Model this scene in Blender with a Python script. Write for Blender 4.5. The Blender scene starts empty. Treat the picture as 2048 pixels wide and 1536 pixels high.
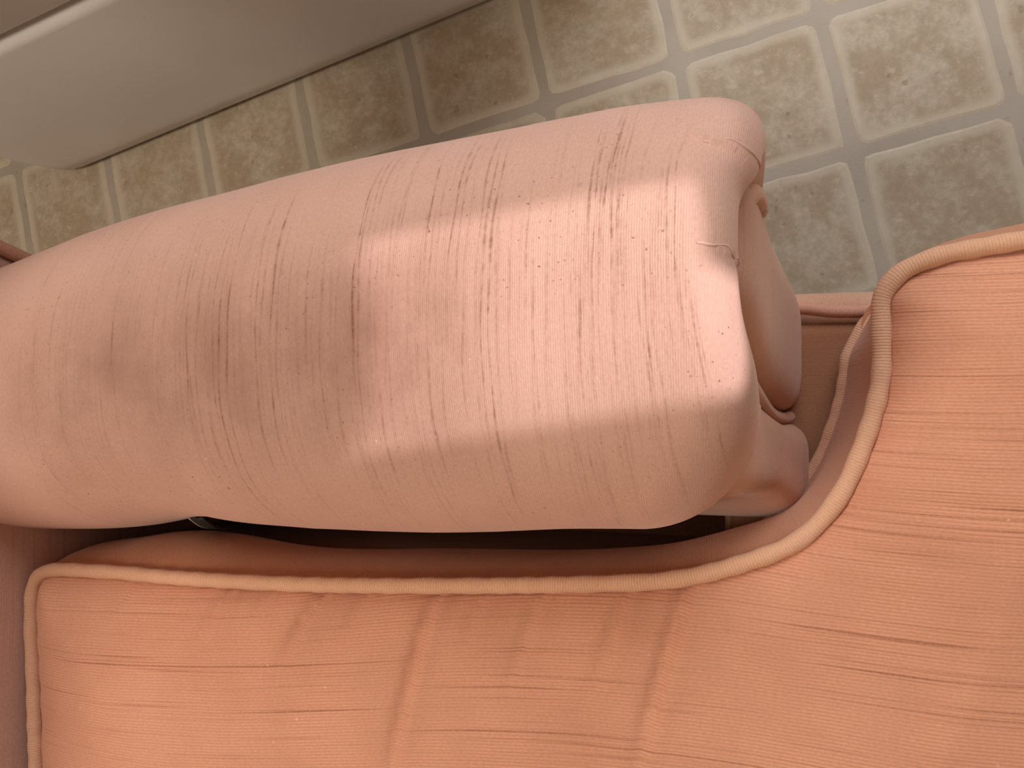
import bpy, bmesh, math, random
import numpy as np
from mathutils import Vector, Matrix
from mathutils.geometry import delaunay_2d_cdt
from mathutils.kdtree import KDTree

random.seed(7)
rng = np.random.default_rng(11)
SC = bpy.context.scene
COL = SC.collection

# ------------------------------------------------------------------ camera
H = 0.9259
cam_d = bpy.data.cameras.new('camera')
cam_d.sensor_width = 36.0
cam_d.lens = 36.0 * 1655.0 / 2048.0
cam_d.clip_start = 0.01
cam = bpy.data.objects.new('camera', cam_d)
COL.objects.link(cam)
RC = Matrix(((0.9591187, 0.0048934, 0.2829618),
             (0.0, 0.9998506, -0.0172910),
             (-0.2830041, 0.0165841, 0.9589753)))
cam.matrix_world = Matrix.Translation((0, 0, H)) @ RC.to_4x4()
SC.camera = cam

# ------------------------------------------------------------------ world, lights, exposure
SC.view_settings.view_transform = 'Standard'
SC.view_settings.look = 'None'
SC.view_settings.exposure = 0.0
SC.view_settings.gamma = 1.0
SC.view_settings.use_curve_mapping = False
W = bpy.data.worlds.new('world'); SC.world = W
W.use_nodes = True
bg = W.node_tree.nodes['Background']
bg.inputs[0].default_value = (1.0, 0.93, 0.86, 1)
bg.inputs[1].default_value = 0.5

SUN_AZ, SUN_EL = math.radians(12), math.radians(38)
SUN_DIR = Vector((math.cos(SUN_EL) * math.cos(SUN_AZ), math.cos(SUN_EL) * math.sin(SUN_AZ), math.sin(SUN_EL)))
sl = bpy.data.lights.new('sun', 'SUN')
sl.energy = 3.2
sl.color = (1.0, 0.93, 1.0)
sl.angle = math.radians(0.3)
sun = bpy.data.objects.new('sun', sl)
sun.rotation_euler = SUN_DIR.to_track_quat('Z', 'Y').to_euler()
sun.location = SUN_DIR * 4
COL.objects.link(sun)

al = bpy.data.lights.new('window_daylight', 'AREA')
al.shape = 'RECTANGLE'; al.size = 1.15; al.size_y = 1.1
al.energy = 20.5
al.color = (0.93, 0.95, 1.0)
win = bpy.data.objects.new('window_daylight', al)
win.location = (.30, 1.55, 1.62)
win.rotation_euler = Vector((0.15, 1.0, 0.75)).to_track_quat('Z', 'Y').to_euler()
COL.objects.link(win)

ll = bpy.data.lights.new('room_lamp', 'AREA')
ll.shape = 'DISK'; ll.size = .6
ll.energy = 21.0
ll.color = (1.0, 0.86, 0.72)
lamp = bpy.data.objects.new('room_lamp', ll)
lamp.location = (-1.15, -.42, 2.15)
lamp.rotation_euler = Vector((-.8, -.2, 1.6)).to_track_quat('Z', 'Y').to_euler()
COL.objects.link(lamp)

# ------------------------------------------------------------------ helpers
def link(name, me, mat=None, parent=None, smooth=True):
    o = bpy.data.objects.new(name, me)
    COL.objects.link(o)
    if mat is not None:
        me.materials.append(mat)
    if parent is not None:
        o.parent = parent
    if smooth and len(me.polygons):
        me.polygons.foreach_set('use_smooth', [True] * len(me.polygons))
    return o

def from_np(name, V, F, uv=None, attrs=None):
    """V (n,3); F list/array of quads or mixed tuples; uv (n,2) per vertex; attrs: name -> (n,)"""
    me = bpy.data.meshes.new(name)
    me.from_pydata([tuple(v) for v in V], [], [tuple(f) for f in F])
    if uv is not None:
        l = me.uv_layers.new(name='uv')
        idx = np.empty(len(me.loops), dtype=np.int32)
        me.loops.foreach_get('vertex_index', idx)
        l.data.foreach_set('uv', np.asarray(uv, dtype=np.float32)[idx].ravel())
    for k, a in (attrs or {}).items():
        at = me.attributes.new(k, 'FLOAT', 'POINT')
        at.data.foreach_set('value', np.asarray(a, dtype=np.float32))
    me.update()
    return me

def grid_faces(nr, nc, close_c=False, flip=False):
    F = []
    for i in range(nr - 1):
        for j in range(nc if close_c else nc - 1):
            a = i * nc + j; b = i * nc + (j + 1) % nc
            q = (a, b, b + nc, a + nc)
            F.append(q[::-1] if flip else q)
    return F

def catmull(pts, n, closed=False):
    P = np.asarray(pts, float); m = len(P)
    segs = m if closed else m - 1
    out = []
    for s in range(segs):
        if closed:
            p0, p1, p2, p3 = P[(s - 1) % m], P[s], P[(s + 1) % m], P[(s + 2) % m]
        else:
            p0, p1, p2, p3 = P[max(s - 1, 0)], P[s], P[s + 1], P[min(s + 2, m - 1)]
        # centripetal keeps corners free of loops
        t0 = 0; t1 = t0 + max(np.linalg.norm(p1 - p0), 1e-5) ** .5
        t2 = t1 + max(np.linalg.norm(p2 - p1), 1e-5) ** .5; t3 = t2 + max(np.linalg.norm(p3 - p2), 1e-5) ** .5
        for t in np.linspace(t1, t2, 24, endpoint=False):
            a1 = (t1 - t) / (t1 - t0) * p0 + (t - t0) / (t1 - t0) * p1
            a2 = (t2 - t) / (t2 - t1) * p1 + (t - t1) / (t2 - t1) * p2
            a3 = (t3 - t) / (t3 - t2) * p2 + (t - t2) / (t3 - t2) * p3
            b1 = (t2 - t) / (t2 - t0) * a1 + (t - t0) / (t2 - t0) * a2
            b2 = (t3 - t) / (t3 - t1) * a2 + (t - t1) / (t3 - t1) * a3
            out.append((t2 - t) / (t2 - t1) * b1 + (t - t1) / (t2 - t1) * b2)
    if not closed: out.append(P[-1])
    out = np.array(out)
    Q = np.vstack([out, out[:1]]) if closed else out
    d = np.concatenate([[0], np.cumsum(np.linalg.norm(np.diff(Q, axis=0), axis=1))])
    s = np.linspace(0, d[-1], n, endpoint=not closed)
    return np.stack([np.interp(s, d, Q[:, k]) for k in range(P.shape[1])], 1)

def tube(name, path, r, mat, parent, closed=False, nseg=10, wob=0.0):
    P = np.asarray(path, float); n = len(P)
    if closed:
        T = np.roll(P, -1, 0) - np.roll(P, 1, 0)
    else:
        T = np.gradient(P, axis=0)
    T /= np.linalg.norm(T, axis=1)[:, None]
    up = np.array([0, 0, 1.0])
    A = np.cross(T, up)
    bad = np.linalg.norm(A, axis=1) < .2
    A[bad] = np.cross(T[bad], np.array([1.0, 0, 0]))
    A /= np.linalg.norm(A, axis=1)[:, None]
    B = np.cross(A, T)
    d = np.concatenate([[0], np.cumsum(np.linalg.norm(np.diff(P, axis=0), axis=1))])
    V = []; UV = []
    for i in range(n):
        rr = r * (1 + wob * math.sin(d[i] * 310 + 2 * math.sin(d[i] * 53)))
        for k in range(nseg):
            a = 2 * math.pi * k / nseg
            V.append(P[i] + rr * (math.cos(a) * A[i] + math.sin(a) * B[i]))
            UV.append((d[i], a * r))
    F = grid_faces(n, nseg, True)
    if closed:
        b = (n - 1) * nseg
        for k in range(nseg):
            F.append((b + k, b + (k + 1) % nseg, (k + 1) % nseg, k))
    else:
        F.append(tuple(range(nseg))[::-1]); F.append(tuple((n - 1) * nseg + k for k in range(nseg)))
    return link(name, from_np(name, V, F, UV), mat, parent)

def box_bm(bm, lo, hi, bev=0.0, seg=2):
    r = bmesh.ops.create_cube(bm, size=1.0)
    vs = r['verts']
    for v in vs:
        v.co = Vector([(lo[i] + hi[i]) / 2 + v.co[i] * (hi[i] - lo[i]) for i in range(3)])
    if bev:
        es = list({e for v in vs for e in v.link_edges})
        bmesh.ops.bevel(bm, geom=es, offset=bev, segments=seg, profile=.5, affect='EDGES')

def bm_obj(name, bm, mat, parent=None, smooth=True):
    me = bpy.data.meshes.new(name); bm.to_mesh(me); bm.free()
    return link(name, me, mat, parent, smooth)

def empty(name, loc, label, cat):
    o = bpy.data.objects.new(name, None); COL.objects.link(o)
    o.location = loc; o['label'] = label; o['category'] = cat
    o.empty_display_size = .05
    return o

def attach(o, root):
    """parent keeping world place (root only translated)"""
    o.parent = root
    o.location = Vector(o.location) - Vector(root.location)

# node shorthand
class NT:
    def __init__(s, name):
        s.m = bpy.data.materials.new(name); s.m.use_nodes = True
        s.t = s.m.node_tree; s.n = s.t.nodes
        s.b = s.n['Principled BSDF']
    def new(s, typ, **kw):
        x = s.n.new(typ)
        for k, v in kw.items(): setattr(x, k, v)
        return x
    def put(s, sock, val):
        if isinstance(val, bpy.types.NodeSocket): s.t.links.new(val, sock)
        else: sock.default_value = val
    def math(s, op, a, b=0.0, c=None, clamp=False):
        x = s.new('ShaderNodeMath', operation=op, use_clamp=clamp)
        s.put(x.inputs[0], a); s.put(x.inputs[1], b)
        if c is not None: s.put(x.inputs[2], c)
        return x.outputs[0]
    def noise(s, vec, scale, detail=2.0, rough=.5, out=0):
        x = s.new('ShaderNodeTexNoise')
        s.put(x.inputs['Vector'], vec); s.put(x.inputs['Scale'], scale)
        s.put(x.inputs['Detail'], detail); s.put(x.inputs['Roughness'], rough)
        return x.outputs[out]
    def step(s, v, lo, hi, a=0.0, b=1.0):
        x = s.new('ShaderNodeMapRange', interpolation_type='SMOOTHSTEP')
        s.put(x.inputs[0], v)
        for i, q in enumerate((lo, hi, a, b)): s.put(x.inputs[i + 1], q)
        return x.outputs[0]
    def mix(s, fac, a, b, typ='MIX'):
        x = s.new('ShaderNodeMix', data_type='RGBA', blend_type=typ)
        s.put(x.inputs[0], fac); s.put(x.inputs[6], a); s.put(x.inputs[7], b)
        return x.outputs[2]
    def scale(s, vec, xyz):
        x = s.new('ShaderNodeVectorMath', operation='MULTIPLY')
        s.put(x.inputs[0], vec); x.inputs[1].default_value = xyz
        return x.outputs[0]
    def bump(s, h, strength, dist, nrm=None):
        x = s.new('ShaderNodeBump')
        s.put(x.inputs['Height'], h); x.inputs['Strength'].default_value = strength
        x.inputs['Distance'].default_value = dist
        if nrm is not None: s.put(x.inputs['Normal'], nrm)
        return x.outputs[0]

def srgb(r, g, b):
    f = lambda c: (c / 255 / 12.92) if c / 255 <= .04045 else ((c / 255 + .055) / 1.055) ** 2.4
    return (f(r), f(g), f(b), 1.0)

def fabric(name, col, dark, rib=0.00106, rib_col=.10, rib_h=.35, slub='noise', slub_amt=.6, speck=0.0, dirt_shade=0.0,
           mott=.10, dens=.0, pale=None):
    """slubbed ribbed upholstery. uv: u runs across the ribs, v along them (metres)"""
    N = NT(name)
    uvn = N.new('ShaderNodeUVMap', uv_map='uv').outputs[0]
    sep = N.new('ShaderNodeSeparateXYZ'); N.put(sep.inputs[0], uvn)
    u, v = sep.outputs[0], sep.outputs[1]
    wob = N.noise(uvn, 18.0, 1.0)
    uu = N.math('ADD', u, N.math('MULTIPLY', wob, .002))
    s = N.math('SINE', N.math('MULTIPLY', uu, 2 * math.pi / rib))
    s01 = N.math('MULTIPLY_ADD', s, .5, .5)
    # ribs strengthen and fade over the cloth
    rstr = N.step(N.noise(uvn, 26.0, 2.0), .3, .7, .45, 1.0)
    big = N.noise(N.scale(uvn, (9, 6, 1)), 1.0, 3.0, .6)
    fine = N.noise(N.scale(uvn, (900, 420, 1)), 1.0, 2.0, .6)
    c = N.mix(N.step(big, .3, .72, 0.0, 1.0), col, tuple(x * (1 - mott * w) for x, w in zip(col[:3], (1.0, 1.25, 1.45))) + (1,))
    if pale is not None:
        c = N.mix(N.step(N.noise(N.scale(uvn, (5, 5, 1)), 1.3, 2.0), .45, .65), c, pale)
    if dirt_shade:
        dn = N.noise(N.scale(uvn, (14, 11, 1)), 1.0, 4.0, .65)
        at = N.new('ShaderNodeAttribute', attribute_name='grime_shade').outputs['Fac']
        df = N.math('MULTIPLY', N.math('MULTIPLY', N.step(dn, .25, .75, .5, 1.0), at), dirt_shade)
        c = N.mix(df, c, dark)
    if slub == 'attr':
        sl_ = N.new('ShaderNodeAttribute', attribute_name='slub').outputs['Fac']
    else:
        a = N.noise(N.scale(uvn, (560, 4.5, 1)), 1.0, 2.0, .6)
        b = N.noise(N.scale(uvn, (120, 3.2, 1)), 1.0, 1.0, .5)
        sl_ = N.math('MULTIPLY', N.step(a, .60 - dens, .74 - dens), N.step(b, .43, .58))
        sl_ = N.math('MAXIMUM', sl_, N.math('MULTIPLY', N.step(N.noise(N.scale(uvn, (700, 14, 1)), 1.0, 1.0), .62, .8), .45))
    brk = N.step(N.noise(N.scale(uvn, (700, 520, 1)), 1.0, 2.0, .7), .3, .62, .55, 1.0)
    slb = N.math('MULTIPLY', N.math('MULTIPLY', sl_, brk), slub_amt)
    c = N.mix(slb, c, dark)
    if speck:
        sp = N.step(N.noise(N.scale(uvn, (420, 420, 1)), 1.0, 2.0, .55), .66, .74)
        zone = N.step(N.noise(N.scale(uvn, (12, 14, 1)), 1.0, 2.0), .42, .62)
        c = N.mix(N.math('MULTIPLY', N.math('MULTIPLY', sp, zone), speck), c, dark)
    # pale lint
    li = N.step(N.noise(N.scale(uvn, (230, 170, 1)), 1.0, 1.0, .5), .775, .82)
    c = N.mix(N.math('MULTIPLY', li, .35), c, (1.0, .72, .60, 1))
    val = N.math('MULTIPLY_ADD', N.math('MULTIPLY', s01, rstr), rib_col, 1.0 - rib_col * .6)
    val = N.math('MULTIPLY', val, N.step(fine, .2, .8, .93, 1.07))
    c = N.mix(1.0, c, N.new('ShaderNodeCombineColor').outputs[0], 'MULTIPLY')
    cc = [n for n in N.n if n.bl_idname == 'ShaderNodeCombineColor'][-1]
    for i in range(3): N.put(cc.inputs[i], val)
    N.put(N.b.inputs['Base Color'], c)
    N.b.inputs['Roughness'].default_value = .88
    N.b.inputs['Specular IOR Level'].default_value = .22
    N.b.inputs['Sheen Weight'].default_value = .22
    N.b.inputs['Sheen Roughness'].default_value = .45
    N.b.inputs['Sheen Tint'].default_value = (1, .86, .82, 1)
    h = N.math('ADD', N.math('MULTIPLY', N.math('MULTIPLY', s01, rstr), rib_h), N.math('MULTIPLY', fine, .5))
    h = N.math('ADD', h, N.math('MULTIPLY', sl_, -.5))
    n1 = N.bump(h, .35, .0006)
    N.put(N.b.inputs['Normal'], N.bump(big, .25, .004, n1))
    return N.m

# ------------------------------------------------------------------ materials
PINK = srgb(222, 180, 163)
M_ARM = fabric('pink_slub_fabric', PINK, srgb(128, 84, 62), slub='attr', slub_amt=.85, speck=.9, dirt_shade=.62, mott=.10)
M_PANEL = fabric('pink_panel_fabric', srgb(212, 168, 144), srgb(140, 92, 72), slub_amt=.22, rib_col=.10, mott=.12)
M_BACK = fabric('mauve_pink_fabric', srgb(206, 162, 148), srgb(120, 78, 66), slub_amt=.55, mott=.08, dens=.02)
M_CUSH = fabric('salmon_slub_fabric', srgb(224, 163, 132), srgb(150, 90, 66), slub_amt=.72, rib=.0018, rib_col=.20, rib_h=.6, mott=.12, dens=.05)
M_BOX = fabric('salmon_boxing_fabric', srgb(212, 152, 118), srgb(150, 86, 62), slub_amt=.35, mott=.12)
M_PIPE = fabric('salmon_piping_fabric', srgb(230, 182, 150), srgb(165, 104, 78), rib=.0016, rib_col=.16, rib_h=.9, slub_amt=.2, mott=.08)
M_WELT = fabric('pink_welt_fabric', srgb(212, 160, 138), srgb(150, 100, 80), rib=.0016, rib_col=.14, rib_h=.9, slub_amt=.2, mott=.08)
M_DECK = fabric('tan_deck_fabric', srgb(160, 112, 84), srgb(108, 72, 52), slub_amt=.2, mott=.16)

def m_plain(name, col, rough=.5, spec=.5, bump=0.0, bscale=200):
    N = NT(name)
    tc = N.new('ShaderNodeTexCoord').outputs['Object']
    a = N.noise(tc, 6.0, 3.0)
    c = N.mix(N.step(a, .3, .7, 0.0, 1.0), col, tuple(x * .94 for x in col[:3]) + (1,))
    N.put(N.b.inputs['Base Color'], c)
    N.b.inputs['Roughness'].default_value = rough
    N.b.inputs['Specular IOR Level'].default_value = spec
    if bump:
        N.put(N.b.inputs['Normal'], N.bump(N.noise(tc, bscale, 2.0), bump, .002))
    return N.m

M_ENAMEL = m_plain('white_enamel', srgb(226, 225, 223), .34, .45, .02, 60)
M_SHADOWGAP = m_plain('dark_gap_shade', srgb(92, 84, 76), .7, .2)  # dark tone paints in the shade of the appliance's gaps
M_WOOD = m_plain('dark_wood', srgb(84, 52, 34), .5, .4)
M_WALL = m_plain('painted_wall', srgb(225, 218, 205), .9, .2)
M_TANWALL = m_plain('tan_wall', srgb(176, 148, 120), .9, .2)
M_BLOCKER = m_plain('sun_blocker_cloth', srgb(226, 220, 210), .95, .1)
M_STRAP = m_plain('dark_webbing', srgb(58, 52, 48), .8, .2, .4, 900)
M_THREAD = m_plain('pale_thread', srgb(190, 184, 176), .8, .2)
M_STITCH = m_plain('pale_stitching', srgb(228, 190, 174), .9, .2)

def m_grout():
    N = NT('vinyl_grout')
    tc = N.new('ShaderNodeTexCoord').outputs['Object']
    c = N.mix(N.step(N.noise(tc, 9.0, 4.0), .3, .7), srgb(172, 163, 150), srgb(160, 150, 136))
    c = N.mix(N.step(N.noise(tc, 60.0, 2.0), .68, .76, 0.0, .35), c, srgb(110, 98, 84))
    N.put(N.b.inputs['Base Color'], c)
    N.b.inputs['Roughness'].default_value = .5
    N.put(N.b.inputs['Normal'], N.bump(N.noise(tc, 300.0, 2.0), .15, .001))
    return N.m

def m_tile():
    N = NT('vinyl_tile')
    tc = N.new('ShaderNodeTexCoord').outputs['Object']
    oi = N.new('ShaderNodeObjectInfo').outputs['Random']
    cx = N.new('ShaderNodeCombineXYZ')
    N.put(cx.inputs[0], N.math('MULTIPLY', oi, 37.0)); N.put(cx.inputs[1], N.math('MULTIPLY', oi, 91.0)); N.put(cx.inputs[2], N.math('MULTIPLY', oi, 13.0))
    ad = N.new('ShaderNodeVectorMath', operation='ADD')
    N.put(ad.inputs[0], tc); N.put(ad.inputs[1], cx.outputs[0])
    v = ad.outputs[0]
    a = N.noise(v, 22.0, 5.0, .62)
    b = N.noise(v, 110.0, 4.0, .65)
    d = N.noise(v, 7.0, 2.0)
    c = N.mix(N.step(a, .36, .64), srgb(184, 173, 154), srgb(168, 151, 128))
    c = N.mix(N.step(b, .40, .66, 0.0, .45), c, srgb(150, 138, 118))
    c = N.mix(N.step(b, .30, .44, .38, 0.0), c, srgb(204, 196, 178))
    c = N.mix(N.step(d, .52, .72, 0.0, .5), c, srgb(164, 138, 104))
    c = N.mix(N.step(N.noise(v, 75.0, 1.0), .72, .78, 0.0, .4), c, srgb(112, 98, 78))
    rim = N.new('ShaderNodeAttribute', attribute_name='rim').outputs['Fac']
    rw = N.math('MULTIPLY', N.step(N.math('ADD', rim, N.math('MULTIPLY_ADD', b, .9, -.45)), .25, .85), .6)
    c = N.mix(rw, c, srgb(200, 192, 174))
    N.put(N.b.inputs['Base Color'], c)
    N.put(N.b.inputs['Roughness'], N.step(a, .3, .7, .42, .58))
    N.b.inputs['Specular IOR Level'].default_value = .4
    N.put(N.b.inputs['Normal'], N.bump(b, .12, .0012))
    return N.m
M_GROUT = m_grout(); M_TILE = m_tile()

# ------------------------------------------------------------------ floor with tiles
TS = 0.1524
TANG = math.radians(12.13)
T0 = Vector((-0.2313, 0.3415, 0.0))
ca, sa = math.cos(TANG), math.sin(TANG)
bm = bmesh.new(); box_bm(bm, (-2.6, -1.9, -.03), (2.2, 2.3, 0.0))
floor = bm_obj('floor', bm, M_GROUT, None, False); floor['kind'] = 'structure'

def tile_mesh(seed):
    r = random.Random(seed)
    half = TS / 2 - .0072
    rings = []
    for inset, z in ((-.0010, .0000), (.0016, .00055), (.0080, .00060), (.0165, .00060)):
        pts = []
        rad = .010
        for cxs, cys, a0 in ((1, 1, 0), (-1, 1, 90), (-1, -1, 180), (1, -1, 270)):
            hh = half - inset; rr = max(rad - inset * .3, .004)
            for k in range(3):
                a = math.radians(a0 + 45 * k)
                pts.append((cxs * (hh - rr) + rr * math.cos(a), cys * (hh - rr) + rr * math.sin(a), z))
            # points along the next side
            dirs = {0: (-1, 0), 90: (0, -1), 180: (1, 0), 270: (0, 1)}[a0]
            L = 2 * (hh - rr)
            bx, by = pts[-1][0], pts[-1][1]
            for k in (1, 2, 3):
                pts.append((bx + dirs[0] * L * k / 4, by + dirs[1] * L * k / 4, z))
        rings.append(pts)
    n = len(rings[0])
    wob = [(r.uniform(-.0013, .0013), r.uniform(-.0013, .0013)) for _ in range(n)]
    V = []; rim = []
    for q, pts in enumerate(rings):
        for i, p in enumerate(pts):
            f = 1.0 if q < 2 else .5
            V.append((p[0] + wob[i][0] * f, p[1] + wob[i][1] * f, p[2])); rim.append((1.0, 1.0, .55, 0.0)[q])
    F = grid_faces(4, n, True)
    F.append(tuple(3 * n + k for k in range(n)))
    me = from_np('tile', V, F, None, {'rim': rim})
    me.materials.append(M_TILE)
    return me
tile_meshes = [tile_mesh(s) for s in range(6)]
for i in range(-9, 7):
    for j in range(-8, 6):
        cx_, cy_ = (i + .5) * TS, (j + .5) * TS
        o = bpy.data.objects.new('tile', tile_meshes[(i * 7 + j * 3) % 6])
        COL.objects.link(o)
        o.parent = floor
        o.location = (T0.x + ca * cx_ - sa * cy_, T0.y + sa * cx_ + ca * cy_, 0.0)
        o.rotation_euler = (0, 0, TANG + math.pi / 2 * ((i * 5 + j * 11) % 4))

# ------------------------------------------------------------------ window wall, and added unseen panels that shape the patch of sun
WX = 1.7
bm = bmesh.new()
y0, y1, z0, z1 = -.35, 1.35, .95, 2.45
for lo, hi in (((WX, -1.4, 0), (WX + .1, y0, 2.6)), ((WX, y1, 0), (WX + .1, 1.9, 2.6)),
               ((WX, y0, 0), (WX + .1, y1, z0)), ((WX, y0, z1), (WX + .1, y1, 2.6))):
    box_bm(bm, lo, hi)
wl = bm_obj('wall_front', bm, M_WALL, None, False); wl['kind'] = 'structure'
bm = bmesh.new()
for lo, hi in (((WX + .02, y0, z0), (WX + .07, y0 + .04, z1)), ((WX + .02, y1 - .04, z0), (WX + .07, y1, z1)),
               ((WX + .02, y0 + .04, z0), (WX + .07, y1 - .04, z0 + .04)), ((WX + .02, y0 + .04, z1 - .04), (WX + .07, y1 - .04, z1))):
    box_bm(bm, lo, hi, .004)
wf = bm_obj('window_1', bm, M_ENAMEL, None, False); wf['kind'] = 'structure'

def to_blocker(p, x):
    p = Vector(p); t = (x - p.x) / SUN_DIR.x
    q = p + SUN_DIR * t
    return (q.y, q.z)
# edges of the sunny gap, from points on the arm that the added panels shade
PATCH = [(-.169, .080, .588), (-.156, -.020, .592), (-.024, .000, .596), (-.0225, .088, .592)]
NOTCH = [(-.046, .087, .592), (-.042, .052, .598), (-.0225, .050, .598)]      # notch added to one panel to shape the sun patch
def slab(name, poly, x, mat, label, cat, th=.006):
    bm = bmesh.new()
    a = [bm.verts.new((x, y, z)) for y, z in poly]
    b = [bm.verts.new((x + th, y, z)) for y, z in poly]
    n = len(poly)
    bm.faces.new(a[::-1]); bm.faces.new(b)
    for k in range(n): bm.faces.new((a[k], a[(k + 1) % n], b[(k + 1) % n], b[k]))
    bmesh.ops.recalc_face_normals(bm, faces=bm.faces)
    o = bm_obj(name, bm, mat, None, False)
    o['label'] = label; o['category'] = cat
    return o
XC = 1.52
g = [to_blocker(p, XC) for p in PATCH]
def ext(p, q, f): return (p[0] + (q[0] - p[0]) * f, p[1] + (q[1] - p[1]) * f)
yl, yh, zl, zh = -.5, 1.5, .85, 2.5
gx0 = min(p[0] for p in g); gx1 = max(p[0] for p in g)
# g0 high/outer, g1 high/inner, g2 low/inner, g3 low/outer
slab('sun_blocker_top', [(yl, zh), (yl, g[1][1]), g[1], g[0], (yh, g[0][1]), (yh, zh)], XC, M_BLOCKER,
     'unseen white cloth panel added to bound the sun patch from above', 'sun_blocker_top')
slab('sun_blocker_side', [(yl, zl), (g[2][0], zl), g[2], g[1], (g[1][0], zh), (yl, zh)], XC + .010, M_BLOCKER,
     'unseen white cloth panel added on the right-hand side to bound the sun patch', 'sun_blocker_side')
slab('sun_blocker_side', [(yh, zl), (yh, zh), (g[0][0], zh), g[0]] + [to_blocker(p, XC) for p in NOTCH] + [(to_blocker(NOTCH[2], XC)[0], zl)], XC + .020, M_BLOCKER,
     'unseen white cloth panel added on the left-hand side to bound the sun patch', 'sun_blocker_side')
slab('sun_blocker_low', [(yl, zl), (yh, zl), (yh, g[3][1]), g[3], g[2], (yl, g[2][1])], XC + .030, M_BLOCKER,
     'unseen white cloth panel added to bound the sun patch from below', 'window shade')

bm = bmesh.new(); box_bm(bm, (-2.6, -1.40, 0), (WX, -1.30, 2.6))
wr = bm_obj('wall_right', bm, M_TANWALL, None, False); wr['kind'] = 'structure'
bm = bmesh.new()
x0, x1, z0, z1 = -.30, .90, .98, 2.22
for lo, hi in (((-2.6, 1.80, 0), (x0, 1.90, 2.6)), ((x1, 1.80, 0), (WX, 1.90, 2.6)), ((x0, 1.80, 0), (x1, 1.90, z0)), ((x0, 1.80, z1), (x1, 1.90, 2.6))):
    box_bm(bm, lo, hi)
wq = bm_obj('wall_left', bm, M_WALL, None, False); wq['kind'] = 'structure'
bm = bmesh.new()
for lo, hi in (((x0, 1.82, z0), (x0 + .04, 1.87, z1)), ((x1 - .04, 1.82, z0), (x1, 1.87, z1)), ((x0 + .04, 1.82, z0), (x1 - .04, 1.87, z0 + .04)),
               ((x0 + .04, 1.82, z1 - .04), (x1 - .04, 1.87, z1)), ((x0 + .04, 1.83, 1.56), (x1 - .04, 1.86, 1.59))):
    box_bm(bm, lo, hi, .003)
wg = bm_obj('window_2', bm, M_ENAMEL, None, False); wg['kind'] = 'structure'
bm = bmesh.new(); box_bm(bm, (-2.6, -1.40, 2.6), (WX + .1, 1.90, 2.7))
ce = bm_obj('ceiling', bm, M_WALL, None, False); ce['kind'] = 'structure'
bm = bmesh.new(); box_bm(bm, (-2.7, -1.40, 0), (-2.6, 1.90, 2.7))
wk = bm_obj('wall_back', bm, M_WALL, None, False); wk['kind'] = 'structure'

# ------------------------------------------------------------------ white appliance
ap = empty('kitchen_appliance', (-0.60, 0.62, 0.0),
           'white enamelled floor-standing appliance with a rounded corner, beyond the armchair on the vinyl floor', 'appliance')
B0 = np.array([-0.9288, 0.3028]); AD = np.array([math.cos(math.radians(14.46)), math.sin(math.radians(14.46))])
AN = np.array([-AD[1], AD[0]])
B0 = B0 - AD * .035
def appl_shell(name, zs, offs, mat, length=.89, depth=.62, rad=.085):
    """rounded plan outline swept over heights zs, front face moved out by offs"""
    V = []
    n = 0
    for z, off in zip(zs, offs):
        ring = []
        def arc(cx, cy, a0, a1, r, k=7):
            for t in np.linspace(math.radians(a0), math.radians(a1), k):
                ring.append((cx + r * math.cos(t), cy + r * math.sin(t)))
        e = off
        arc(rad - e * 0, rad, 180, 270, rad + e)
        for t in np.linspace(.15, .85, 8): ring.append((rad + (length - 2 * rad) * t, -e))
        arc(length - rad, rad, 270, 360, rad + e)
        arc(length - rad, depth - rad, 0, 90, rad + e)
        arc(rad, depth - rad, 90, 180, rad + e)
        n = len(ring)
        for a, b in ring:
            p = B0 + AD * a + AN * b
            V.append((p[0], p[1], z))
    F = grid_faces(len(zs), n, True)
    F.append(tuple(range(n))[::-1]); F.append(tuple((len(zs) - 1) * n + k for k in range(n)))
    o = link(name, from_np(name, V, F), mat)
    attach(o, ap)
    return o
appl_shell('toe_strip', [.002, .018], [-.022, -.022], M_SHADOWGAP)
zz = np.concatenate([[.012, .014, .036], np.linspace(.040, .280, 22)])
lower = [-.003, -.0005, .0025] + [.003 + .006 * math.sin(math.pi * min(1, max(0, (z - .04) / .24))) for z in zz[3:]]
appl_shell('lower_panel', list(zz), lower, M_ENAMEL)
appl_shell('recess', [.266, .296], [-.012, -.012], M_SHADOWGAP)
appl_shell('upper_panel', [.288, .290, .296, .60, .84, .848, .85], [-.010, -.002, .002, .004, .002, -.002, -.008], M_ENAMEL)

# ------------------------------------------------------------------ armchair
chair = empty('armchair', (-0.15, -0.35, 0.0),
              'faded pink slub-fabric armchair with a padded rolled arm, standing on the vinyl floor', 'armchair')

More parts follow.
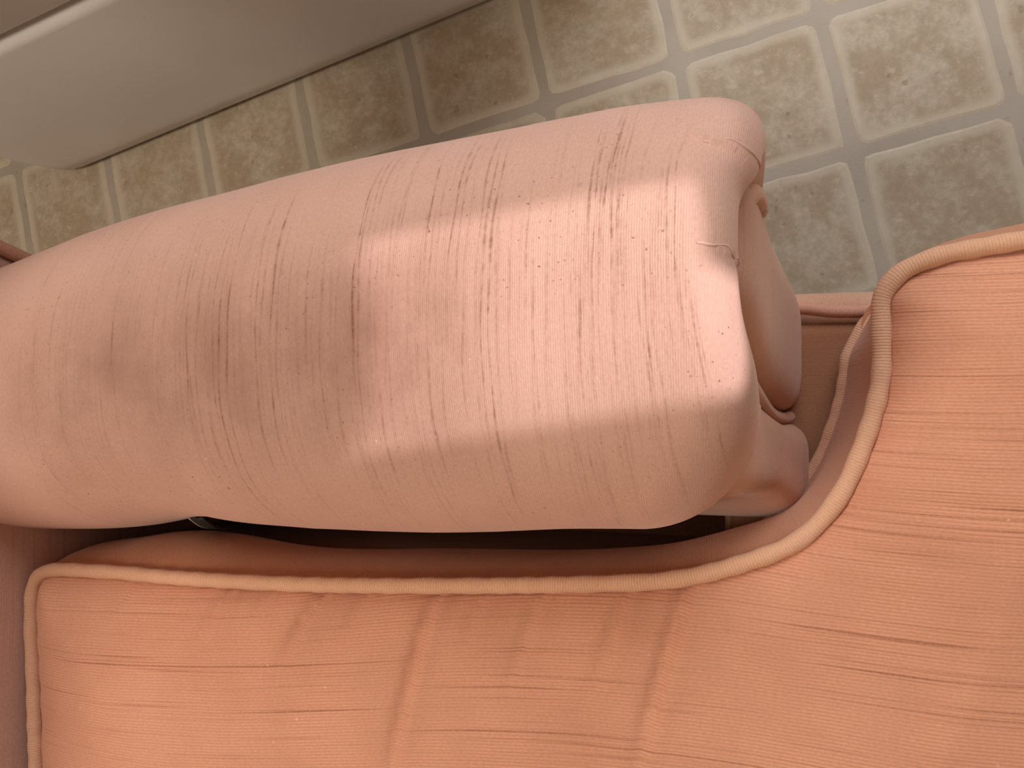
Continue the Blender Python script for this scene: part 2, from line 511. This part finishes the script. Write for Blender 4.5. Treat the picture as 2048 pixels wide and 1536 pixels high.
# ---- arm: stations x, centre y, half width (roll slopes down to the back)
# x, centre y, outer half width, inner half width (the inner side runs on down into the seat)
ST = np.array([(-0.53,-0.0028,0.0920,0.0995), (-0.5,0.0021,0.0946,0.1024), (-0.46,0.0080,0.0975,0.1058), (-0.42,0.0133,0.0994,0.1079), (-0.38,0.0183,0.0995,0.1083), (-0.34,0.0239,0.0989,0.1078), (-0.3,0.0260,0.1011,0.1103), (-0.26,0.0282,0.1030,0.1125), (-0.22,0.0307,0.1033,0.1131), (-0.18,0.0333,0.1033,0.1132), (-0.14,0.0360,0.1027,0.1128), (-0.1,0.0385,0.1014,0.1116), (-0.06,0.0401,0.1003,0.1106), (-0.03,0.0399,0.0994,0.1097), (0.0,0.0391,0.0979,0.1082)])
SLOPE, ZW0, CROWN, DIN = .15, .525, .08, .07
def arm_profile():
    """unit profile: list of (ty in -1..1 of half width, dz from widest height, normal_y, normal_z, kind)"""
    pts = []
    # inner wall up
    for z in np.linspace(-.24, -DIN, 16): pts.append((-1.0 + .04 * min(1, (-DIN - z) / .08), z))
    for t in np.linspace(math.pi, 0, 150)[1:]:
        c = math.cos(t); s = math.sin(t)
        if c < 0: pts.append((-abs(c) ** (2 / 2.5), -DIN + (CROWN + DIN) * s ** (2 / 2.5)))
        else: pts.append((abs(c) ** (2 / 2.05), CROWN * s ** (2 / 2.05)))
    for t in np.linspace(math.pi / 2, 0, 14)[1:]: pts.append((.50 + .50 * math.sin(t), -.085 * math.cos(t)))
    for z in np.linspace(-.09, -.40, 12)[1:]: pts.append((.50, z))
    return np.array(pts)
AP = arm_profile()
def arm_section(x, nv=340):
    yc = np.interp(x, ST[:, 0], ST[:, 1])
    w = np.where(AP[:, 0] < 0, np.interp(x, ST[:, 0], ST[:, 3]), np.interp(x, ST[:, 0], ST[:, 2]))
    zw = ZW0 + SLOPE * min(x, 0)
    y = yc + AP[:, 0] * w; z = zw + AP[:, 1]
    z = np.maximum(z, .07)
    d = np.concatenate([[0], np.cumsum(np.hypot(np.diff(y), np.diff(z)))])
    # denser over the roll
    i0, i1 = 15, len(d) - 12
    s = np.concatenate([np.linspace(0, d[i0], 14, endpoint=False), np.linspace(d[i0], d[i1], nv - 24, endpoint=False), np.linspace(d[i1], d[-1], 10)])
    yy = np.interp(s, d, y); zz = np.interp(s, d, z)
    ty = np.gradient(yy); tz = np.gradient(zz); L = np.hypot(ty, tz) + 1e-9
    ny, nz = -tz / L, ty / L       # outward (left of travel inner->over->outer)
    dome = d[np.argmax(z)]
    return yy, zz, ny, nz, s - dome
XF = 0.0015
sec0 = arm_section(0.0)
nzf = np.clip(sec0[3], 0, 1); tyf = sec0[4]
# fillet radius round the profile: generous on the inner side, tight on the outer corner
RF = np.where(tyf < 0, .064, .024)
RF = RF * (1 - nzf ** 2) + .022 * nzf ** 2
k_ = np.ones(61) / 61; RF = np.convolve(np.pad(RF, 30, 'edge'), k_, 'valid')
xs_main = np.arange(-.53, -.076, .0005)
NQ = 160
rows = []; uvr = []
def front_x(yy):        # soft hollow in the front edge in plan
    return -.0085 / (1 + np.exp((yy - .101) / .0042)) / (1 + np.exp(-(yy - .022) / .010))
for x in xs_main:
    y, z, ny, nz, v = arm_section(x)
    rows.append(np.stack([np.full_like(y, x), y, z], 1)); uvr.append(np.stack([np.full_like(y, x), v], 1))
xa = xs_main[-1]
for q in np.linspace(0, 1, NQ + 1)[1:]:
    # straight part up to xf - r, then quarter round
    y0_, z0_, ny, nz, v = arm_section(0.0)
    xf = XF + front_x(y0_)
    Ls = (xf - RF) - xa; Lr = RF * math.pi / 2
    s = q * (Ls + Lr)
    st = np.minimum(s, Ls); ph = np.clip((s - Ls) / np.maximum(RF, 1e-6), 0, math.pi / 2)
    X = xa + st + RF * np.sin(ph); ins = RF * (1 - np.cos(ph))
    Y = np.empty_like(y0_); Z = np.empty_like(y0_)
    # section at the running x of each vertex
    yc = np.interp(X, ST[:, 0], ST[:, 1]); yc0 = ST[-1, 1]
    ins_ = y0_ < yc0
    w = np.where(ins_, np.interp(X, ST[:, 0], ST[:, 3]), np.interp(X, ST[:, 0], ST[:, 2]))
    t = (y0_ - yc0) / np.where(ins_, ST[-1, 3], ST[-1, 2])
    Y = yc + t * w - ny * ins; Z = z0_ + SLOPE * np.minimum(X, 0) - nz * ins
    rows.append(np.stack([X, Y, Z], 1)); uvr.append(np.stack([xa + s, v], 1))
# turn under at the front: rings drawn towards the middle of the roll
last = rows[-1].copy(); lv = uvr[-1]
for k, (f, dx) in enumerate(((.10, -.0010), (.25, -.003), (.5, -.007), (.75, -.010))):
    r = last.copy()
    cy = .038; cz = np.minimum(last[:, 2], .500)
    r[:, 1] += (cy - r[:, 1]) * f; r[:, 2] += (np.minimum(r[:, 2], .50) - r[:, 2]) * f
    r[:, 0] = np.minimum(r[:, 0] + dx, XF + front_x(r[:, 1]) + dx)
    rows.append(r); uvr.append(lv + np.array([.004 * (k + 1), 0]))
V = np.array(rows); UVa = np.array(uvr)
nr, nc = V.shape[:2]
# normals for displacement
dU = np.gradient(V, axis=0); dV = np.gradient(V, axis=1)
Nn = np.cross(dV, dU); Nn /= np.linalg.norm(Nn, axis=2)[:, :, None] + 1e-9
if Nn[nr // 2, nc // 2, 2] < 0: Nn = -Nn
def seg_dist(P, path):
    """distance to a polyline, signed side in the xy plane, and parameter 0..1"""
    path = np.asarray(path, float)
    best = np.full(P.shape[:-1], 1e9); side = np.zeros_like(best); par = np.zeros_like(best)
    m = len(path) - 1
    for i in range(m):
        a, b = path[i], path[i + 1]; ab = b - a
        t = np.clip(((P - a) @ ab) / (ab @ ab), 0, 1)
        q = a + t[..., None] * ab
        d = np.linalg.norm(P - q, axis=-1)
        m_ = d < best
        sd = ab[0] * (P[..., 1] - q[..., 1]) - ab[1] * (P[..., 0] - q[..., 0])
        best = np.where(m_, d, best); side = np.where(m_, np.sign(sd), side); par = np.where(m_, (i + t) / m, par)
    return best, side, par
DISP = np.zeros((nr, nc))
# soft unevenness of the padding
gx, gy = V[..., 0], UVa[..., 1]
for k in range(14):
    fx, fy, ph, am = rng.uniform(5, 38), rng.uniform(5, 30), rng.uniform(0, 6.3), rng.uniform(.0001, .0005)
    DISP += am * np.sin(fx * gx + ph) * np.cos(fy * gy + ph * 1.7)
PLEATS = [  # paths on the arm's front edge (world), ridge height
    ([(-.0290, .1075, .579), (-.0225, .1066, .580), (-.0166, .1040, .579), (-.0116, .1020, .572), (-.0085, .1000, .562), (-.0066, .0985, .548)], .0030),
    ([(-.0300, .0575, .590), (-.0192, .0595, .590), (-.0127, .0577, .584), (-.0086, .0552, .572), (-.0062, .0534, .556)], .0026),
    ([(-.0311, .0103, .590), (-.0253, .0149, .589), (-.0185, .0176, .588), (-.0082, .0198, .575)], .0016),
]
for path, hgt in PLEATS:
    d, s, t = seg_dist(V, path)
    fade = np.clip(t * 3, 0, 1) * np.clip((1.05 - t) * 3.5, 0, 1)
    lip = hgt * np.exp(-(d / .0022) ** 2)
    low = -hgt * .8 * np.exp(-(d / .006) ** 2) * (s < 0)
    DISP += (lip * .8 + low) * fade
# outer front corner puffs out beyond the first pleat
DISP += .004 * np.exp(-(((V[..., 0] + .002) / .012) ** 2 + ((V[..., 1] - .122) / .018) ** 2))
# lower edge lifts where the strap passes under
Vd = V + Nn * DISP[..., None]
lift = np.exp(-((V[..., 0] + .375) / .040) ** 2) * np.clip((-V[..., 1] - .02) / .04, 0, 1)
Vd[..., 1] += .006 * lift
# slubs: irregular darker threads lying across the arm
SL = np.zeros((nr, nc))
def xpix(px):          # x on the arm's crown of threads read off at mid height
    a = math.atan((px - 1024) / 1655.0) - math.radians(16.44)
    x = math.tan(a) * .345
    for _ in range(8):
        x = math.tan(a) * (.9259 - (.59 + SLOPE * min(x, 0)))
    return x
def yv(py, px=1100):
    x = xpix(px); k = (.9259 - (.60 + SLOPE * min(x, 0))) / (.959 + .284 * (px - 1024) / 1655.0)
    yc = np.interp(x, ST[:, 0], ST[:, 1])
    y = (797 - py) / 1655.0 * k - yc
    return y * 1.05 - max(0, -y - .045) * 1.0 + max(0, y - .05) * .5
def stroke(px, ya, yb, st, wd=.00048):
    x0 = xpix(px); va, vb = yv(yb, px) - .030, yv(ya, px) + .022
    cols = np.where(np.abs(UVa[:, 100, 0] - x0) < .006)[0]
    ph1, ph2, ph3 = rng.uniform(0, 6.3, 3)
    vv = UVa[nr // 2, :, 1]
    x_c = x0 + .0006 * np.sin(vv * 40 + ph1) + .0003 * np.sin(vv * 130 + ph2)
    amp = np.clip((vv - va) / .045, 0, 1) * np.clip((vb - vv) / .035, 0, 1)
    kn = rng.random(len(vv)); kn = np.convolve(kn, np.ones(3) / 3, 'same')
    amp = amp * np.clip(.55 + 1.8 * (kn - .5) + .22 * np.sin(vv * 95 + ph3) + .15, .25, 1.15)
    wv = wd * (1 + .5 * np.sin(vv * 61 + ph2) + 1.2 * np.clip(kn - .6, 0, 1))
    for i in cols:
        SL[i] = np.maximum(SL[i], st * amp * np.exp(-((UVa[i, 100, 0] - x_c) / wv) ** 2))
STRK = [(105, 650, 860, .35), (150, 600, 800, .2), (185, 620, 960, .25), (225, 560, 900, .2), (258, 590, 740, .75), (262, 740, 900, .35), (290, 560, 660, .5), (305, 500, 640, .4),
        (340, 520, 700, .5), (352, 700, 900, .35), (385, 460, 640, .45), (398, 520, 760, .6), (410, 540, 830, .95), (418, 700, 900, .6), (430, 560, 870, .7), (447, 560, 880, .6),
        (463, 480, 880, .7), (474, 500, 960, 1.0), (490, 460, 930, .9), (505, 560, 800, .4), (520, 480, 720, .4), (545, 460, 880, .85), (556, 500, 760, .55), (575, 430, 860, .95), (588, 480, 900, .6),
        (610, 480, 620, .3), (645, 470, 720, .6), (655, 600, 860, .4), (672, 560, 830, .75), (690, 520, 700, .3), (700, 560, 900, .4), (735, 380, 720, 1.0), (742, 380, 900, .7), (752, 330, 470, .6), (765, 330, 620, .5),
        (778, 640, 900, .6), (800, 440, 860, .45), (815, 300, 520, .5), (838, 450, 720, .35), (868, 320, 520, .9), (880, 480, 900, .65), (893, 330, 700, .4), (905, 500, 860, .4), (918, 300, 600, .95), (935, 300, 620, .7),
        (948, 340, 880, .45), (972, 290, 620, .95), (985, 300, 820, .8), (1000, 300, 930, 1.0), (1012, 420, 900, .5), (1040, 480, 800, .3), (1068, 380, 620, .5), (1085, 540, 860, .6), (1110, 340, 800, .35), (1148, 560, 900, .5),
        (1165, 520, 720, .3), (1182, 560, 880, .75), (1204, 290, 500, .9), (1214, 300, 600, .8), (1228, 340, 640, .65), (1242, 230, 470, .95), (1250, 230, 330, .9), (1258, 250, 600, .9), (1268, 280, 560, .7), (1278, 240, 520, .8), (1286, 300, 560, .5), (1296, 340, 520, .4),
        (1262, 620, 860, .5), (1290, 560, 820, .4), (1326, 600, 800, .8), (1338, 560, 820, .95), (1352, 620, 860, .6), (1362, 420, 700, .35), (1395, 330, 620, .7), (1418, 300, 640, .75), (1432, 560, 760, .6), (1452, 620, 760, .9), (1465, 640, 900, .5)]
for a in STRK: stroke(*a)
for k in range(170):
    px = rng.uniform(60, 1440); yy = rng.uniform(230, 800)
    stroke(px, yy, yy + rng.uniform(60, 380), rng.uniform(.1, .38), .00045)
# soiled crown and painted shade by the sun patch, towards the back half
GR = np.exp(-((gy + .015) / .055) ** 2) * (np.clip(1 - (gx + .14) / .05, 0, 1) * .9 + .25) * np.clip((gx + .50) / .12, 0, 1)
me = from_np('arm', Vd.reshape(-1, 3), grid_faces(nr, nc, flip=False), UVa.reshape(-1, 2), {'slub': SL.ravel(), 'grime_shade': GR.ravel()})
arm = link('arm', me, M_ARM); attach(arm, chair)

# pale worn stitching along the two upper pleats
for path, h in PLEATS[:2]:
    P = catmull(path, 60)
    # ride on the surface
    flat = Vd.reshape(-1, 3)
    kd_idx = [np.argmin(((flat - p) ** 2).sum(1)) for p in P]
    Q = flat[kd_idx] + Nn.reshape(-1, 3)[kd_idx] * .0000
    Q = catmull(Q[::6], 50)
    o = tube('pleat_edge', Q[8:44], .00055, M_ARM if False else M_STITCH, None, nseg=6, wob=.3); attach(o, chair)

# ---- front panel of the arm (puffed post below the roll) : table z -> y inner, y outer, x front
def puff_panel(name, tab, mat, depth=.06, edge=.014, nz=60, ny=40, uvs=1.0):
    tab = np.array(tab)
    zs = np.linspace(tab[0, 0], tab[-1, 0], nz)
    V = []; UV = []
    for z in zs:
        yi, yo, xf = [np.interp(z, tab[:, 0], tab[:, k]) for k in (1, 2, 3)]
        for j in range(ny):
            t = j / (ny - 1)
            if t < .12:   # returns back along the inner side
                a = 0; x = xf - edge - depth * (1 - t / .12); y = yi
            elif t > .88:
                x = xf - edge - depth * ((t - .88) / .12); y = yo
            else:
                q = (t - .12) / .76 * 2 - 1
                x = xf - edge * abs(q) ** 4.0; y = (yi + yo) / 2 + (yo - yi) / 2 * (math.sin(q * math.pi / 2) * .45 + q * .55)
            V.append((x, y, z)); UV.append((z, y))
    V = np.array(V).reshape(nz, ny, 3)
    # smooth
    for _ in range(3):
        V[1:-1] = (V[1:-1] * 2 + V[:-2] + V[2:]) / 4
        V[:, 1:-1] = (V[:, 1:-1] * 2 + V[:, :-2] + V[:, 2:]) / 4
    o = link(name, from_np(name, V.reshape(-1, 3), grid_faces(nz, ny), UV), mat)
    attach(o, chair)
    return o
puff_panel('arm_front_panel', [(.20, -.008, .072, .026), (.30, -.010, .075, .030), (.335, -.011, .077, .030), (.37, -.010, .081, .0255), (.42, -.002, .092, .016), (.46, .008, .099, .0095),
                               (.50, .024, .108, .004), (.53, .034, .107, .0005), (.545, .04, .104, -.003), (.558, .045, .100, -.010)], M_PANEL)
puff_panel('arm_front_panel', [(.20, -.085, -.012, .026), (.30, -.083, -.013, .032), (.345, -.080, -.014, .034), (.38, -.074, -.014, .026), (.42, -.058, -.006, .014), (.46, -.055, .004, .004),
                               (.50, -.050, .016, -.004), (.53, -.045, .03, -.010)], M_PANEL, edge=.020)
# seam cord between the two front panels, and the small fold where the cloth is tucked under the roll
o = tube('welt', catmull([(-.010, .030, .515), (-.006, .0143, .488), (.0010, .0008, .448), (.0085, -.0095, .400), (.0165, -.0130, .360), (.0215, -.0125, .335)], 60), .0040, M_PANEL, None); attach(o, chair)
o = tube('tucked_fold', catmull([(-.0085, .080, .532), (-.0070, .089, .527), (-.0040, .0960, .518), (-.0012, .0985, .505), (.0005, .0960, .488)], 40), .0062, M_PANEL, None, nseg=12); attach(o, chair)

# ---- seat base
def rbox(name, lo, hi, bev, mat, uvax=(0, 1), seg=4):
    bm = bmesh.new(); box_bm(bm, lo, hi, bev, seg)
    uvl = bm.loops.layers.uv.new('uv')
    for f in bm.faces:
        nrm = f.normal
        for l in f.loops:
            c = l.vert.co
            l[uvl].uv = (c[uvax[0]], c[uvax[1]]) if abs(nrm.z) > .5 else ((c.x + c.y), c.z)
    o = bm_obj(name, bm, mat); attach(o, chair); return o
rbox('seat_base', (-.60, -.790, .07), (.205, .074, .200), .016, M_PANEL, (0, 1))
rbox('front_rail', (-.022, -.785, .185), (.205, .074, .322), .016, M_PANEL, (0, 1))
rbox('front_deck', (-.018, -.770, .30), (.195, .052, .330), .010, M_DECK, (1, 0))
rbox('seat_deck', (-.50, -.590, .18), (.0, -.118, .330), .010, M_DECK, (1, 0))
o = tube('welt', catmull([(.006, .0605, .330), (.03, .0610, .331), (.05, .0585, .330), (.075, .0580, .330), (.12, .060, .330), (.19, .060, .330)], 60), .0042, M_WELT, None); attach(o, chair)
for x, y in ((-.55, .03), (-.55, -.745), (.16, .03), (.16, -.745)):
    bm = bmesh.new()
    bmesh.ops.create_cone(bm, cap_ends=True, segments=16, radius1=.016, radius2=.026, depth=.07)
    bmesh.ops.translate(bm, verts=bm.verts, vec=(x, y, .0362))
    o = bm_obj('leg', bm, M_WOOD); attach(o, chair)

# ---- back: front face upright to the cushion's height, then leaning; the outer side flares to a wing with a welted edge
def back_x(z): return -.500 - .27 * max(0.0, z - .44)
def back_yo(z):
    a = .099 + .34 * (min(z, .62) - .44)
    if z > .62: a += .10 * (1 - math.exp(-(z - .62) / .12))
    return max(a, .06)
YM = -.355
zsb = np.concatenate([np.linspace(.07, .40, 8), np.linspace(.41, .66, 40), np.linspace(.67, .80, 12)])
Vb = []; UVb = []
for z in zsb:
    xf = back_x(z); yo = back_yo(z); yi = 2 * YM - yo
    th = .11
    crown_ = max(0.0, (z - .87) / .08)
    ring = []
    rr = .016
    pts = [(xf - th, yo - .02, 0), (xf - th * .5, yo, 0)]
    n = 60
    for t in np.linspace(0, 1, n):
        y = yo - (yo - yi) * t
        e = min(y - yi, yo - y)
        x = xf - .012 * math.exp(-(e / .010)) + .012 * (1 - math.exp(-e / .08))*.6 - .006
        pts.append((x, y, 0))
    pts += [(xf - th * .5, yi, 0), (xf - th, yi + .02, 0)]
    for p in pts:
        x = p[0]
        Vb.append((x, p[1], z)); UVb.append((z, p[1]))
nb = len(pts)
Fb = grid_faces(len(zsb), nb, True)
Fb.append(tuple(range(nb))); Fb.append(tuple((len(zsb) - 1) * nb + k for k in range(nb))[::-1])
o = link('backrest', from_np('backrest', Vb, Fb, UVb), M_BACK); attach(o, chair)
zz = np.linspace(.08, .795, 90)
o = tube('welt', [(back_x(z) - .012, back_yo(z) + .001, z) for z in zz], .0050, M_WELT, None); attach(o, chair)
o = tube('welt', [(back_x(z) - .012, 2 * YM - back_yo(z) - .001, z) for z in zz], .0050, M_WELT, None); attach(o, chair)

# ---- the arm on the other side, mirrored
for q in [c for c in chair.children if c.name.split('.')[0] in ('arm', 'arm_front_panel', 'tucked_fold')] + [w for w in chair.children if w.name == 'welt']:
    c = q.copy(); COL.objects.link(c); c.parent = chair
    c.scale = (1, -1, 1)
    c.location = (q.location.x, 2 * (YM - chair.location.y) - q.location.y, q.location.z)

# ---- strap of dark webbing hanging down between arm and cushion
P = np.array([(-.375, -.083, .432), (-.377, -.0915, .415), (-.380, -.0955, .390), (-.383, -.0965, .360), (-.386, -.0965, .330)])
P = catmull(P, 30)
Vs = []; UVs = []
for i, p in enumerate(P):
    for k in range(6):
        for_x = (k / 5 - .5) * .012
        Vs.append((p[0] + for_x, p[1] + .0008 * math.sin(k * 2.1), p[2])); UVs.append((for_x, i * .004))
me = from_np('strap', Vs, grid_faces(30, 6), UVs)
strap = link('strap', me, M_STRAP)
md = strap.modifiers.new('thickness', 'SOLIDIFY'); md.thickness = .0012
attach(strap, chair)
o = tube('loose_thread', P[:, :] + np.array([-.0066, -.0012, 0]), .0006, M_THREAD, None, nseg=5); attach(o, chair)

# ------------------------------------------------------------------ seat cushion (T-shaped, boxed and piped)
cush = empty('seat_cushion', (-.15, -.355, .330), 'salmon pink T-shaped seat cushion with piped edges, lying in the armchair', 'cushion')
half = [(-.4905, -.355), (-.4885, -.262), (-.4900, -.231), (-.4918, -.196), (-.4945, -.163), (-.4935, -.134), (-.4865, -.1250), (-.4364, -.1212),
        (-.3749, -.1215), (-.2802, -.1195), (-.178, -.1142), (-.0864, -.1072), (-.044, -.1020), (-.0089, -.0917), (.0222, -.0770), (.0423, -.0539),
        (.0561, -.0219), (.0638, .0096), (.0642, .0385), (.0648, .0530), (.0735, .0648), (.0913, .0725), (.1098, .0757), (.1296, .0785), (.165, .083), (.186, .079), (.196, .066), (.200, .03), (.203, -.10), (.205, -.355)]
full = half + [(x, 2 * YM - y) for x, y in half[-2:0:-1]]
NB = 760
OUT = catmull(full, NB, True)
tan = np.roll(OUT, -1, 0) - np.roll(OUT, 1, 0); tan /= np.linalg.norm(tan, axis=1)[:, None]
nrm2 = np.stack([-tan[:, 1], tan[:, 0]], 1)       # outward for this winding?
cen = OUT.mean(0)
if np.sum((OUT - cen) * nrm2) < 0: nrm2 = -nrm2
ZT, ZB = .455, .345
arc = np.concatenate([[0], np.cumsum(np.linalg.norm(np.diff(OUT, axis=0), axis=1))])
# boxing strip between the two pipings
NBX = 18
Vx = []; UVx = []
bul = .0145 + .002 * np.sin(arc * 23) * np.sin(arc * 7.1)
near1 = np.minimum(1, 1.5 * np.exp(-(((OUT[:, 0] - .042) / .05) ** 2 + ((OUT[:, 1] + .01) / .08) ** 2)))     # round the arm's front the strip hangs straighter
ear = np.exp(-(((OUT[:, 0] - .066) / .022) ** 2 + ((OUT[:, 1] - .060) / .022) ** 2))
near = np.minimum(1, near1 + 1.1 * ear)
bul = bul * (1 - .9 * near)
bot = -.004 + .012 * near1 * (1 - ear) - .004 * ear                                                               # how far the lower edge lies outside the upper
# fuller boxing at the back corner by the arm and along the ear
bul += .009 * np.exp(-(((OUT[:, 0] + .39) / .06) ** 2 + ((OUT[:, 1] + .12) / .03) ** 2))
bul += .004 * np.exp(-(((OUT[:, 0] - .15) / .055) ** 2 + ((OUT[:, 1] - .08) / .02) ** 2))
for k in range(NBX):
    t = k / (NBX - 1)
    z = ZB + (ZT - ZB) * t
    b = bul * math.sin(math.pi * t) ** .8
    for i in range(NB):
        q = OUT[i] + nrm2[i] * (b[i] + bot[i] * (1 - t))
        Vx.append((q[0], q[1], z)); UVx.append((arc[i], z))
o = link('boxing_strip', from_np('boxing_strip', Vx, grid_faces(NBX, NB, True), UVx), M_BOX); attach(o, cush)
# top panel
def panel(name, z_edge, sign, crown, mat, step, wrinkles=True):
    ins = .0015
    edge = [Vector(OUT[i] - nrm2[i] * ins) for i in range(NB)]
    kd = KDTree(NB)
    for i, e in enumerate(edge): kd.insert((e.x, e.y, 0), i)
    kd.balance()
    inner = []
    poly = np.array([(e.x, e.y) for e in edge])
    xs = np.arange(-.50, .21, step); ys = np.arange(2 * YM - .09, .09, step)
    GX, GY = np.meshgrid(xs, ys); pts = np.stack([GX.ravel(), GY.ravel()], 1)
    pts += rng.uniform(-.1, .1, pts.shape) * step
    # inside test
    inside = np.zeros(len(pts), bool)
    x1, y1 = poly[:, 0], poly[:, 1]; x2, y2 = np.roll(x1, -1), np.roll(y1, -1)
    for a, b, c, d in zip(x1, y1, x2, y2):
        cond = ((b > pts[:, 1]) != (d > pts[:, 1]))
        if d != b:
            inside ^= cond & (pts[:, 0] < (c - a) * (pts[:, 1] - b) / (d - b) + a)
    pts = pts[inside]
    keep = [p for p in pts if kd.find((p[0], p[1], 0))[2] > step * .6]
    allp = edge + [Vector(p) for p in keep]
    vs, es, fs, *_ = delaunay_2d_cdt(allp, [], [list(range(NB))], 1, 1e-7)
    A = np.array([(v.x, v.y) for v in vs])
    D = np.array([kd.find((v.x, v.y, 0))[2] for v in vs])
    cr = crown * (1 - np.exp(-D / .075)) + .006 * (1 - np.exp(-D / .010)) - .004 * np.exp(-D / .003)
    z = np.zeros(len(A))
    if wrinkles:
        P3 = np.column_stack([A, np.zeros(len(A))])
        W_ = [([(-.262, -.122), (-.272, -.140), (-.285, -.170)], .0026, .0035), ([(-.185, -.116), (-.193, -.150), (-.203, -.200), (-.210, -.245)], .0024, .0045),
              ([(-.330, -.122), (-.340, -.145), (-.352, -.165)], .0018, .004), ([(-.120, -.112), (-.128, -.14), (-.138, -.175)], .0012, .004),
              ([(-.036, -.104), (-.044, -.130), (-.056, -.175), (-.064, -.21)], .0024, .005), ([(-.070, -.108), (-.078, -.135), (-.09, -.17)], .0014, .004), ([(-.006, -.095), (-.012, -.125), (-.018, -.16)], .0016, .005),
              ([(-.300, -.121), (-.306, -.134), (-.313, -.150)], .0014, .003), ([(-.232, -.119), (-.238, -.133), (-.244, -.15)], .0012, .003),
              ([(-.155, -.114), (-.160, -.13), (-.166, -.15)], .0010, .003), ([(-.40, -.122), (-.415, -.14), (-.43, -.158)], .0014, .005),
              ([(.046, -.058), (.075, -.052), (.12, -.054), (.18, -.058)], .0016, .006), ([(.030, -.072), (.06, -.080), (.11, -.082)], .0016, .006),
              ([(.060, -.022), (.09, -.016), (.15, -.014)], .0010, .006), ([(.012, -.086), (.04, -.094), (.08, -.098)], .0012, .006)]
        for path, hgt, wd in W_:
            d, s, t = seg_dist(P3, [(a, b, 0) for a, b in path])
            fd = np.clip((1.0 - t) * 2.0, 0, 1) ** .8
            z += (2.1 if path[0][0] < -.02 else .6) * hgt * fd * (.35 * np.exp(-((d * s - wd * .9) / wd) ** 2) - 1.15 * np.exp(-((d * s + wd * .25) / (wd * .75)) ** 2))
        # fine gathers close to the piping
        ga = np.array([kd.find((v.x, v.y, 0))[1] for v in vs])
        s_ = arc[ga]
        z += .0007 * np.sin(s_ * 210 + 3 * np.sin(s_ * 37)) * np.exp(-D / .010)
        for k in range(12):
            fx, fy, ph, am = rng.uniform(4, 30), rng.uniform(4, 40), rng.uniform(0, 6.3), rng.uniform(.0003, .0009)
            z += am * np.sin(fx * A[:, 0] + ph) * np.cos(fy * A[:, 1] + 1.3 * ph) * (1 - np.exp(-D / .03))
    Z = z_edge + sign * (cr + z)
    Vt = np.column_stack([A, Z])
    F = [f if sign > 0 else f[::-1] for f in fs]
    # cloth threads run front to back, sagging a little towards the back of the seat
    vv = A[:, 1] + .09 * np.clip(-A[:, 0], 0, 1) ** 1.3 + .004 * np.sin(A[:, 0] * 14)
    me = from_np(name, Vt, F, np.column_stack([vv, A[:, 0]]))
    o = link(name, me, mat); attach(o, cush)
    # make sure it faces out
    return o
panel('top_panel', ZT - .001, 1, .026, M_CUSH, .0036)
panel('bottom_panel', ZB + .001, -1, .004, M_BOX, .03, False)
top_path = np.column_stack([OUT + nrm2 * .001, np.full(NB, ZT) + .0015 * np.sin(arc * 17) * np.sin(arc * 5)])
o = tube('piping', top_path, .0050, M_PIPE, None, True, 12, .05); attach(o, cush)
bot_path = np.column_stack([OUT + nrm2 * bot[:, None], np.full(NB, ZB)])
o = tube('piping', bot_path, .0050, M_PIPE, None, True, 12, .05); attach(o, cush)
